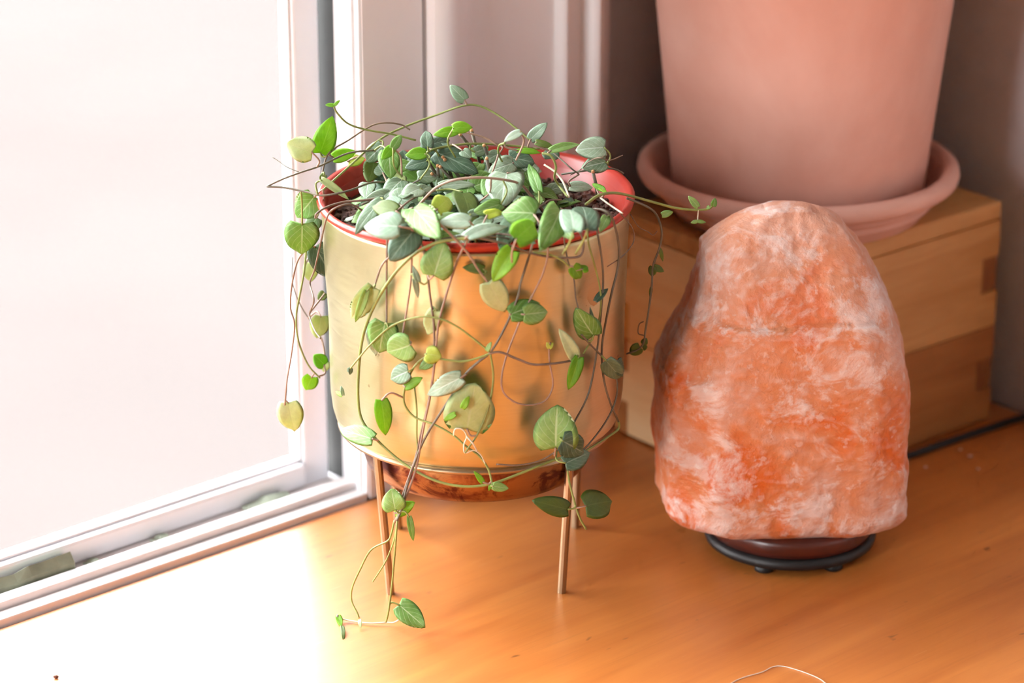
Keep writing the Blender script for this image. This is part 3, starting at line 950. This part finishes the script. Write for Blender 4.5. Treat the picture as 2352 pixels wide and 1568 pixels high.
# -- on top of the mound
stem('T', [(955,480,4),(985,446,10),(1010,426,14),(1050,412,16),(1110,408,16),(1170,415,14),(1200,426,10),(1222,452,5)], 'stem_pink', 0.7, 0.6)
stem('Y', [(742,436,-10),(800,384,0),(870,322,15),(930,291,25),(1000,265,30),(1063,243,30),(1100,243,30),(1140,262,28),(1180,290,24),(1218,322,20)], 'stem_green', 0.55, 0.5)
stem('Y', [(955,322,15),(900,308,12),(842,298,8),(800,284,4),(775,260,0),(766,244,0)], 'stem_green', 0.5, 0.42)
stem('Y', [(738,405,-5),(755,352,0),(800,322,8),(850,290,14),(884,282,16),(920,286,18),(942,298,18)], 'stem_brown', 0.45, 0.4)
stem('Y', [(860,345,8),(800,352,2),(735,381,-6),(690,396,-10),(645,413,-12),(613,428,-12)], 'stem_dark', 0.5, 0.45)
stem('Y', [(613,428,-12),(655,431,-14),(705,441,-18),(742,449,-22),(800,438,-20),(850,420,-10),(885,418,-5)], 'stem_dark', 0.5, 0.5)
stem('Y', [(690,396,-8),(660,384,-4),(640,370,0),(626,361,2)], 'stem_dark', 0.25, 0.2, name='tendril')
stem('T', [(875,455,4),(835,460,4),(790,464,4),(750,476,4),(728,490,3),(724,500,0)], 'stem_brown', 0.6, 0.5)
stem('T', [(965,365,3),(988,346,6),(1040,334,6),(1100,330,4),(1180,335,2),(1240,342,2)], 'stem_green', 0.6, 0.5)
stem('T', [(1160,328,14),(1146,335,12),(1146,356,8),(1160,378,4),(1188,391,2)], 'stem_green', 0.55, 0.45)
stem('T', [(1245,352,14),(1266,358,14),(1277,382,12),(1274,408,9),(1287,430,7),(1304,452,8)], 'stem_green', 0.62, 0.55)
stem('T', [(1250,378,8),(1275,395,8),(1293,418,8),(1307,452,8)], 'root_pale', 0.5, 0.5)
stem('T', [(1290,400,2),(1335,393,4),(1380,388,4),(1410,388,3),(1432,398,1)], 'stem_dark', 0.5, 0.45)
stem('T', [(1270,350,8),(1310,385,8),(1330,400,6)], 'stem_dark', 0.4, 0.35)
stem('T', [(1310,402,3),(1335,388,4),(1352,372,12),(1375,362,20),(1400,368,18),(1430,357,14)], 'stem_brown', 0.3, 0.22, name='tendril')
stem('T', [(1230,480,4),(1250,468,4),(1262,460,5),(1290,458,5)], 'stem_brown', 0.45, 0.4)
stem('T', [(830,470,2),(870,455,4),(930,430,5),(965,412,6)], 'stem_dark', 0.5, 0.45)
stem('T', [(905,490,5),(950,455,6),(1000,438,5)], 'stem_brown', 0.5, 0.45)
stem('T', [(905,522,5),(925,500,5),(925,478,5),(912,462,5)], 'stem_pink', 0.45, 0.4)
stem('T', [(1000,552,1),(1060,543,2),(1110,542,2),(1170,548,1)], 'stem_dark', 0.55, 0.5)
stem('T', [(1120,535,2),(1160,538,3),(1200,545,2)], 'stem_brown', 0.5, 0.45)
stem('T', [(890,512,4),(930,522,4),(965,525,4),(985,515,4),(978,490,4)], 'stem_green', 0.55, 0.4)
stem('T', [(1380,455,2),(1400,470,2),(1430,490,2)], 'root_pale', 0.5, 0.4)
# cut stubs of old stems
for (u0, v0, u1, v1, hh) in ((1100,372,1083,300,10),(1080,340,1058,310,10),(1010,418,978,362,6),(1040,420,1022,368,8),(1006,425,1005,382,4),(992,428,978,404,4),(1022,430,993,400,4),(1060,415,1018,362,8),(1050,430,1012,384,5),(1235,470,1198,424,2),(1128,388,1112,335,8),(1128,422,1118,365,5),(1070,400,1040,372,6),(1370,440,1362,395,2)):
    a = T_(u0, v0, 0); b = on_y(u1, v1, a.y-0.002)
    a = a + (a-b)*0.35
    bm = bmesh.new()
    bm_tube(bm, [a-PO, a.lerp(b, 0.5)-PO+Vector((0.0004, 0, 0)), b-PO], 0.00085, 0.0008, 8)
    st = from_bm('stem_stub', bm, 'stem_dark', plant, smooth=True)
    bm = bmesh.new()
    d = (b-a).normalized()*0.0009
    bm_tube(bm, [b-PO-d*0.2, b-PO+d], 0.00088, 0.0007, 8)
    from_bm('cut_end', bm, 'stub_tip', st, smooth=True)

# -- leaves
def leaf_mesh(L, W, lobe, fold, curl, wave, seed):
    nt_, nu = 12, 8
    th = 0.00045
    bm = bmesh.new()
    uvl = bm.loops.layers.uv.new('UVMap')
    info = {}
    def pos(u, t):
        tm = 0.36
        if t < tm:
            w = math.sqrt(max(0.0, 1-((tm-t)/tm)**2))
        else:
            q = (t-tm)/(1-tm)
            w = (1-q**1.95)**0.9
        w = max(w, 0.0)
        x = u*w*W/2
        y = L*t - L*lobe*0.20*(abs(u)**1.4)*(1-t)**2.2
        z = fold*abs(x)*0.9 - curl*L*(t-0.25)**2 + wave*W*0.09*math.sin(t*7+seed)*abs(u)**2*(1 if u > 0 else -0.8) - 0.10*W*abs(u)**3*(0.5 if fold > 0 else 1)
        return Vector((x, y, z))
    top, bot = {}, {}
    for i in range(nt_+1):
        t = i/nt_
        for j in range(nu+1):
            u = -1 + 2*j/nu
            edge = (j in (0, nu)) or i in (0, nt_)
            p_ = pos(u, t)
            if i in (0, nt_):
                if j == 0:
                    v_ = bm.verts.new(pos(0, t))
                    ev = v_
                top[i, j] = bot[i, j] = ev
            elif edge:
                top[i, j] = bot[i, j] = bm.verts.new(p_)
            else:
                top[i, j] = bm.verts.new(p_)
                bot[i, j] = bm.verts.new(p_ - Vector((0, 0, th*(1-u*u))))
    for side, tab in ((0, top), (1, bot)):
        for i in range(nt_):
            for j in range(nu):
                idx = [(i, j), (i, j+1), (i+1, j+1), (i+1, j)]
                vs_ = []
                uv = []
                for q in idx:
                    if tab[q] not in vs_:
                        vs_.append(tab[q]); uv.append((q[1]/nu, q[0]/nt_))
                if len(vs_) < 3:
                    continue
                if side:
                    vs_ = vs_[::-1]; uv = uv[::-1]
                try:
                    f = bm.faces.new(vs_)
                except ValueError:
                    continue
                f.material_index = side
                f.smooth = True
                for lp, c in zip(f.loops, uv):
                    lp[uvl].uv = c
    me = bpy.data.meshes.new('leaf')
    bm.to_mesh(me)
    bm.free()
    return me

UNDER = {'leaf_blue': 'leaf_under', 'leaf_dark': 'leaf_blue', 'leaf_mid': 'leaf_under', 'leaf_bright': 'leaf_bright', 'leaf_pale': 'leaf_under', 'leaf_under': 'leaf_mid', 'leaf_olive': 'leaf_olive', 'leaf_yellow': 'leaf_yellow'}
CODE = {'b': 'leaf_blue', 'd': 'leaf_dark', 'm': 'leaf_mid', 'g': 'leaf_bright', 'p': 'leaf_pale', 'u': 'leaf_under', 'o': 'leaf_olive', 'y': 'leaf_yellow'}
rl = random.Random(11)
LEAF_COUNT = [0]
def leaf(mode, base, tip, wpx, c, off=6, toff=None, fold=0.12, curl=0.25, lobe=0.8, up=None, pet=True, roll=None):
    f = MODE[mode]
    B = f(base[0], base[1], off)
    T = f(tip[0], tip[1], off if toff is None else toff)
    Lv = T-B
    L = Lv.length
    y = Lv.normalized()
    view = (CAM - B).normalized()
    if up is None:
        up = 0.55 if mode == 'T' else 0.1
    n = view*(1-up*0.5) + Vector((0, 0, 1))*up + Vector((rl.uniform(-1, 1), rl.uniform(-1, 1), rl.uniform(-1, 1)))*0.22
    n = n - y*n.dot(y)
    n.normalize()
    if roll:
        n = Matrix.Rotation(roll, 3, y) @ n
    x = y.cross(n).normalized()
    px = pxsize(B)
    # true width from the apparent one
    ls = Vector((Lv.dot(Vector((1, 0, 0))), Lv.dot(UP))).normalized()
    xs = Vector((x.x, x.dot(UP)))
    app = abs(xs.x*ls.y - xs.y*ls.x)
    W = wpx*1.15*px/max(0.5, app)
    L = min(L, W*3.2) if L > W*6 else L
    W = min(W, L*1.6)
    me = leaf_mesh(L, W, lobe, fold, curl, rl.uniform(0.3, 1.2), rl.uniform(0, 6))
    for k in (CODE[c], UNDER[CODE[c]]):
        me.materials.append(MAT[k])
    o = bpy.data.objects.new('leaf', me)
    COL.objects.link(o)
    o.parent = plant
    M = Matrix((x, y, n)).transposed().to_4x4()
    M.translation = B - PO
    o.matrix_local = M
    LEAF_COUNT[0] += 1
    if pet and wpx >= 11:
        best = min(STEM_PTS, key=lambda q: (q-B).length_squared)
        d = (best-B).length
        inv = M.inverted()
        if 0.0012 < d < 0.022:
            end = best
        elif mode == 'T' and d >= 0.022:
            end = Vector((B.x*0.9, B.y*0.9+0.003, max(SOIL_Z, B.z-0.016)))
        else:
            return o
        midp = B.lerp(end, 0.45) - y*min(0.003, d*0.3)
        path = smoothpath([inv @ (q-PO) for q in (B + y*0.0004, midp, end)], 4)
        bm = bmesh.new()
        bm_tube(bm, path, 0.00042, 0.0005, 6)
        from_bm('petiole', bm, 'stem_pink' if rl.random() < 0.6 else 'stem_green', o, smooth=True)
    return o

# hanging in front of the brass wall
leaf('S', (996,634), (1020,558), 68, 'm', 11, 9)
leaf('S', (1178,574), (1130,646), 44, 'g', 10, 13, fold=0.5)
leaf('S', (1122,648), (1162,722), 54, 'u', 10, 9)
leaf('S', (1172,722), (1242,694), 44, 'm', 9)
leaf('S', (1204,722), (1262,716), 46, 'm', 11, 10)
leaf('S', (1316,612), (1338,642), 30, 'g', 8)
leaf('S', (1337,618), (1352,612), 20, 'g', 8)
leaf('S', (1364,772), (1325,714), 50, 'm', 8)
leaf('S', (1368,770), (1356,708), 12, 'b', 6)
leaf('S', (1322,822), (1290,758), 28, 'u', 9, fold=0.3)
leaf('S', (1330,820), (1306,898), 28, 'g', 11, fold=0.4)
leaf('S', (1276,1030), (1278,934), 92, 'm', 13, 13, lobe=1.0)
leaf('S', (1292,1012), (1348,1044), 56, 'd', 19, 18)
leaf('S', (1298,1064), (1360,1036), 44, 'd', 15)
leaf('S', (1306,1170), (1228,1150), 40, 'o', 14)
leaf('S', (1345,1162), (1414,1146), 62, 'o', 16)
leaf('S', (1392,828), (1432,876), 40, 'd', 10, fold=0.4)
leaf('S', (1418,838), (1440,852), 34, 'd', 9)
leaf('S', (1368,692), (1434,616), 15, 'd', 6, fold=0.6)
leaf('S', (858,660), (802,742), 46, 'u', 9, fold=0.4)
leaf('S', (842,668), (814,748), 18, 'm', 12, fold=0.5)
leaf('S', (884,742), (868,816), 66, 'm', 8, lobe=1.0)
leaf('S', (852,742), (862,822), 26, 'b', 5)
leaf('S', (944,792), (884,812), 62, 'm', 10)
leaf('S', (938,852), (892,872), 42, 'b', 9)
leaf('S', (930,888), (968,868), 22, 'g', 10)
leaf('S', (978,812), (1014,818), 38, 'y', 10)
leaf('S', (998,822), (960,850), 24, 'm', 6)
leaf('S', (1004,712), (978,772), 38, 'u', 6)
leaf('S', (1060,866), (976,908), 42, 'b', 11)
leaf('S', (1072,986), (1092,880), 104, 'u', 9, 9, lobe=0.9, fold=0.02, curl=0.05)
leaf('S', (1062,938), (1077,910), 15, 'g', 12, pet=False)
leaf('S', (1046,950), (1018,966), 13, 'g', 12, pet=False)
leaf('S', (876,918), (888,1004), 36, 'g', 13, fold=0.35)
leaf('S', (856,1008), (770,980), 40, 'm', 13, fold=0.2)
leaf('S', (786,908), (768,897), 9, 'g', 12, pet=False)
leaf('S', (788,908), (784,886), 8, 'p', 12, pet=False)
leaf('S', (806,846), (795,854), 9, 'd', 9, pet=False)
leaf('S', (806,846), (804,862), 9, 'd', 9, pet=False)
leaf('S', (1110,1108), (1090,1082), 12, 'g', 12)
leaf('S', (1132,1116), (1170,1122), 20, 'm', 14)
leaf('S', (1128,1112), (1122,1128), 7, 'g', 12, pet=False)
leaf('S', (1118,806), (1128,785), 10, 'm', 10, pet=False)
leaf('S', (1262,800), (1256,786), 9, 'y', 8, pet=False)
leaf('S', (1262,800), (1270,786), 9, 'y', 8, pet=False)
leaf('S', (908,1172), (898,1124), 50, 'm', 16)
leaf('S', (906,1176), (950,1156), 30, 'g', 12)
leaf('S', (940,1186), (950,1246), 14, 'm', 14, fold=0.5)
leaf('S', (1112,618), (1062,612), 22, 'o', 4)
leaf('S', (962,648), (948,610), 13, 'b', 8)
leaf('S', (952,640), (962,686), 13, 'b', 8)
leaf('Z', (916,1388), (976,1440), 46, 'm', 13, 5, fold=0.15, curl=0.15)
leaf('Z', (776,1412), (784,1436), 14, 'g', 3, 1)
leaf('Z', (786,1436), (790,1468), 9, 'o', 2, 1, pet=False)
leaf('Z', (826,1422), (828,1440), 8, 'u', 4, 2, pet=False)
# left-hand side
leaf('Y', (718,350), (656,330), 52, 'u', -8)
leaf('Y', (735,352), (764,270), 46, 'g', 0)
leaf('Y', (722,452), (680,502), 58, 'm', -8, lobe=1.0)
leaf('Y', (694,514), (692,588), 72, 'm', -14, lobe=1.0)
leaf('Y', (724,566), (766,644), 52, 'd', -6, fold=0.35)
leaf('Y', (728,500), (704,530), 34, 'b', -6)
leaf('Y', (714,604), (714,650), 32, 'u', 8)
leaf('Y', (738,726), (728,780), 40, 'u', 12)
leaf('Y', (746,838), (722,814), 30, 'g', 2)
leaf('Y', (748,830), (744,856), 20, 'u', 12)
leaf('Y', (716,866), (702,898), 34, 'g', -4, lobe=1.3)
leaf('Y', (662,924), (676,996), 54, 'u', -8)
leaf('Y', (650,924), (648,958), 18, 'm', -6)
leaf('Y', (746,672), (730,690), 20, 'o', 4)
leaf('Y', (745,400), (736,418), 14, 'o', -6)
leaf('Y', (768,242), (747,240), 9, 'g', 0, pet=False)
leaf('Y', (768,242), (780,230), 7, 'g', 0, pet=False)
leaf('T', (738,412), (804,456), 16, 'u', 8, 2, fold=0.5)
leaf('Y', (765,362), (818,348), 28, 'g', 8)
leaf('Y', (800,372), (838,362), 24, 'y', 14)
# front row of the mound
leaf('T', (918,520), (834,514), 58, 'p', 9, up=0.5)
leaf('T', (950,530), (894,596), 62, 'd', 5, -6, up=0.1)
leaf('T', (948,476), (1000,532), 62, 'm', 10, up=0.1, lobe=1.0)
leaf('T', (1004,480), (1042,444), 44, 'y', 9, up=0.1)
leaf('T', (1080,508), (1002,506), 32, 'p', 10, up=0.6)
leaf('T', (1074,542), (1174,502), 30, 'p', 7, up=0.6)
leaf('T', (1230,490), (1150,484), 64, 'm', 11, up=0.15, lobe=1.0)
leaf('T', (1152,468), (1086,488), 30, 'm', 8, up=0.4)
leaf('T', (1118,494), (1156,480), 24, 'y', 10, up=0.3)
leaf('T', (1186,548), (1242,498), 56, 'g', 12, up=0.1)
leaf('T', (1288,478), (1258,552), 58, 'm', 8, up=0.1)
leaf('T', (1284,516), (1312,540), 36, 'm', 5, up=0.1)
leaf('T', (1318,528), (1306,450), 50, 'p', 16, up=0.1)
leaf('T', (1350,526), (1336,440), 58, 'd', 12, up=0.1, lobe=0.4)
leaf('T', (1164,396), (1150,460), 78, 'b', 10, up=0.2, lobe=1.0)
leaf('T', (1128,404), (1112,444), 30, 'm', 7)
leaf('T', (1062,440), (1088,506), 46, 'o', 6, up=0.1)
leaf('T', (1104,462), (1070,450), 30, 'd', 4)
leaf('T', (910,484), (850,470), 38, 'o', 9, up=0.2)
leaf('T', (880,458), (820,516), 34, 'b', 5)
leaf('T', (895,446), (842,454), 28, 'b', 5)
leaf('T', (924,412), (884,448), 40, 'b', 6)
leaf('T', (912,452), (948,424), 38, 'b', 7)
leaf('T', (966,432), (926,448), 34, 'b', 8)
leaf('T', (964,440), (992,424), 28, 'b', 6)
leaf('T', (918,466), (878,460), 28, 'p', 6, up=0.6)
leaf('T', (1010,428), (1092,418), 24, 'b', 4)
leaf('T', (1020,412), (1010,440), 30, 'b', 2)
leaf('T', (1000,348), (1096,392), 52, 'd', 5, up=0.4)
leaf('T', (982,370), (930,382), 30, 'd', 5)
leaf('T', (892,346), (898,404), 44, 'm', 8, up=0.1)
leaf('T', (902,338), (878,364), 22, 'g', 14, up=0.1)
leaf('T', (902,340), (924,306), 20, 'm', 18, up=0.1)
leaf('T', (978,352), (930,354), 26, 'g', 10)
leaf('T', (880,334), (842,366), 42, 'b', 4)
leaf('T', (860,372), (848,414), 40, 'o', 2)
leaf('T', (880,398), (862,370), 30, 'b', 2)
leaf('T', (920,400), (905,430), 34, 'u', 3)
leaf('T', (1050,300), (994,308), 22, 'g', 14, up=0.4)
leaf('T', (1040,294), (1086,290), 26, 'g', 18, up=0.3)
leaf('T', (982,338), (978,294), 28, 'd', 8, up=0.1)
leaf('T', (990,332), (1034,318), 28, 'd', 6)
leaf('Y', (1068,230), (1034,196), 28, 'p', 30)
leaf('Y', (1218,320), (1256,282), 26, 'p', 12)
leaf('T', (1196,302), (1158,322), 18, 'p', 22)
leaf('T', (1188,346), (1244,346), 13, 'g', 12)
leaf('T', (1230,326), (1272,336), 15, 'o', 10)
leaf('T', (1264,346), (1334,326), 18, 'm', 14, fold=0.4)
leaf('T', (1390,338), (1322,342), 48, 'b', 8, up=0.2)
leaf('T', (1392,372), (1336,384), 38, 'b', 6, up=0.2)
leaf('T', (1238,440), (1212,364), 24, 'm', 12, up=0.1)
leaf('T', (1168,362), (1228,370), 44, 'd', 4, up=0.3)
leaf('T', (1180,374), (1122,392), 40, 'b', 5)
leaf('T', (1308,428), (1362,428), 24, 'b', 4)
leaf('T', (1386,436), (1358,418), 14, 'g', 6)
leaf('T', (1372,424), (1394,442), 11, 'g', 6)
leaf('T', (1190,500), (1150,552), 48, 'd', 3, up=0.2)
leaf('T', (1120,500), (1086,532), 32, 'b', 4)
leaf('T', (970,498), (938,514), 26, 'b', 5)
leaf('T', (1396,496), (1382,524), 22, 'm', 2)
leaf('T', (1046,498), (990,494), 18, 'm', 6)
leaf('T', (1080,492), (1116,478), 18, 'b', 7)
leaf('T', (1090,350), (1120,340), 24, 'b', 4)
leaf('T', (1062,345), (1082,360), 22, 'b', 8)
leaf('T', (1148,352), (1112,370), 26, 'b', 3)
leaf('T', (1190,548), (1230,556), 14, 'd', 2)
leaf('T', (1000,540), (1060,530), 16, 'm', 2)
# lower storey, half hidden in the mound
LOW = []
for i in range(95):
    a = rl.uniform(0, 2*PI)
    r = 0.052*math.sqrt(rl.random())
    x, yy = r*math.cos(a) - 0.003, r*math.sin(a)
    if x > 0.030 and abs(yy) < 0.045 and rl.random() < 0.7:
        continue
    LOW.append((x, yy, r))
for x, yy, r_ in LOW:
    B = Vector((x, yy, RIM_Z - 0.001 + rl.uniform(-0.002, 0.010)*(1-(r_/0.06)**2)))
    an = rl.uniform(0, 2*PI)
    y = Vector((math.cos(an), math.sin(an), rl.uniform(-0.3, 0.25))).normalized()
    n = Vector((rl.uniform(-0.5, 0.5), rl.uniform(-0.8, 0.2), 1)); n = (n - y*n.dot(y)).normalized()
    xx = y.cross(n)
    L = rl.uniform(0.012, 0.018)
    me = leaf_mesh(L, L*rl.uniform(0.7, 0.95), 0.9, rl.uniform(0, 0.3), rl.uniform(0.1, 0.5), 1, rl.uniform(0, 6))
    k = rl.choice(['leaf_blue', 'leaf_dark', 'leaf_dark', 'leaf_mid', 'leaf_blue'])
    me.materials.append(MAT[k]); me.materials.append(MAT[UNDER[k]])
    o = bpy.data.objects.new('leaf', me); COL.objects.link(o); o.parent = plant
    M = Matrix((xx, y, n)).transposed().to_4x4(); M.translation = B-PO
    o.matrix_local = M
# upper storey between the traced leaves
for i in range(70):
    u, v = rl.uniform(845, 1370), rl.uniform(338, 500)
    if ((u-1093)/330)**2 + ((v-450)/112)**2 > 1:
        continue
    if u > 1235 and 372 < v < 520 and rl.random() < 0.85:
        continue
    an = rl.uniform(0, 2*PI)
    ln = rl.uniform(42, 62)
    leaf('T', (u, v), (u+ln*math.cos(an), v+ln*0.55*math.sin(an)), rl.uniform(26, 42), rl.choice('bbbddmdbm'), rl.uniform(-3, 3), pet=False)
# small leaves on the free shoots at the right
for b_, t_, w_, c_ in (((1604,476),(1582,450),15,'m'),((1638,474),(1643,455),13,'m'),((1630,474),(1622,480),8,'m'),((1602,508),(1586,512),8,'m'),((1602,508),(1622,510),8,'m'),((1520,494),(1546,486),15,'m'),
                       ((1516,572),(1524,602),8,'o'),((1502,612),(1526,624),14,'o'),((1500,612),(1496,636),18,'o'),((1496,660),(1488,720),7,'o'),((1470,796),(1446,814),26,'o'),((1478,790),(1484,776),14,'o'),((1482,792),(1478,806),10,'o')):
    leaf('Y', b_, t_, w_, c_, -8, pet=False)
stem('Y', [(1604,482,-6),(1603,495,-6),(1602,509,-7)], 'root_pale', 0.3, 0.3, name='tendril')
# pale rootlets where two shoots tangle
stem('S', [(1042,1000,8),(1046,985,10),(1062,986,10),(1072,1002,10),(1066,1020,10),(1068,1040,10),(1088,1034,10),(1104,1044,10),(1114,1064,10)], 'root_pale', 0.4, 0.25, name='rootlet')
stem('S', [(1072,1002,10),(1086,1018,11),(1096,1036,10)], 'root_pale', 0.5, 0.3, name='rootlet')

# ------------------------------------------------------------------ small things lying on the table
def grain(name, u, v, s, mat, label, cat, group=None):
    bm = bmesh.new()
    bmesh.ops.create_icosphere(bm, subdivisions=2, radius=1.0)
    for vt in bm.verts:
        k = 1 + 0.35*noise.noise(vt.co*1.7 + Vector((u, v, 0)))
        vt.co = Vector((vt.co.x*s*k*1.2, vt.co.y*s*k, (vt.co.z*0.7*k)*s))
    zmin = min(vt.co.z for vt in bm.verts)
    for vt in bm.verts:
        vt.co.z -= zmin
    p_ = on_z(u, v, 0.0)
    o = from_bm(name, bm, mat, None, p_)
    tag(o, label, cat, group)
grain('salt_crumb', 2228, 1050, 0.0011, 'salt_grain', 'largest pale salt crumb on the table beside the black cable', 'crumb', 'salt crumbs on the table')
grain('salt_crumb', 2126, 1074, 0.0008, 'salt_grain', 'pale salt crumb on the table nearest the salt lamp', 'crumb', 'salt crumbs on the table')
grain('salt_crumb', 2246, 1078, 0.0008, 'salt_grain', 'small pale salt crumb, furthest from the black cable', 'crumb', 'salt crumbs on the table')
grain('salt_crumb', 2206, 1034, 0.0007, 'salt_grain', 'small pale salt crumb right against the black cable', 'crumb', 'salt crumbs on the table')
grain('crumb', 129, 1557, 0.0011, 'crumb_brown', 'tiny reddish brown crumb on the table near the window sill', 'crumb')
bm = bmesh.new()
bm_tube(bm, smoothpath([on_z(u, v, 0.0003) for u, v in ((1660,1580),(1700,1558),(1750,1543),(1775,1531),(1800,1530),(1840,1541),(1880,1557),(1900,1572))], 5), 0.00025, 0.0002, 6)
th = from_bm('thread', bm, 'thread_fibre', None, smooth=True)
tag(th, 'thin pale curved fibre lying at the front of the table', 'thread')
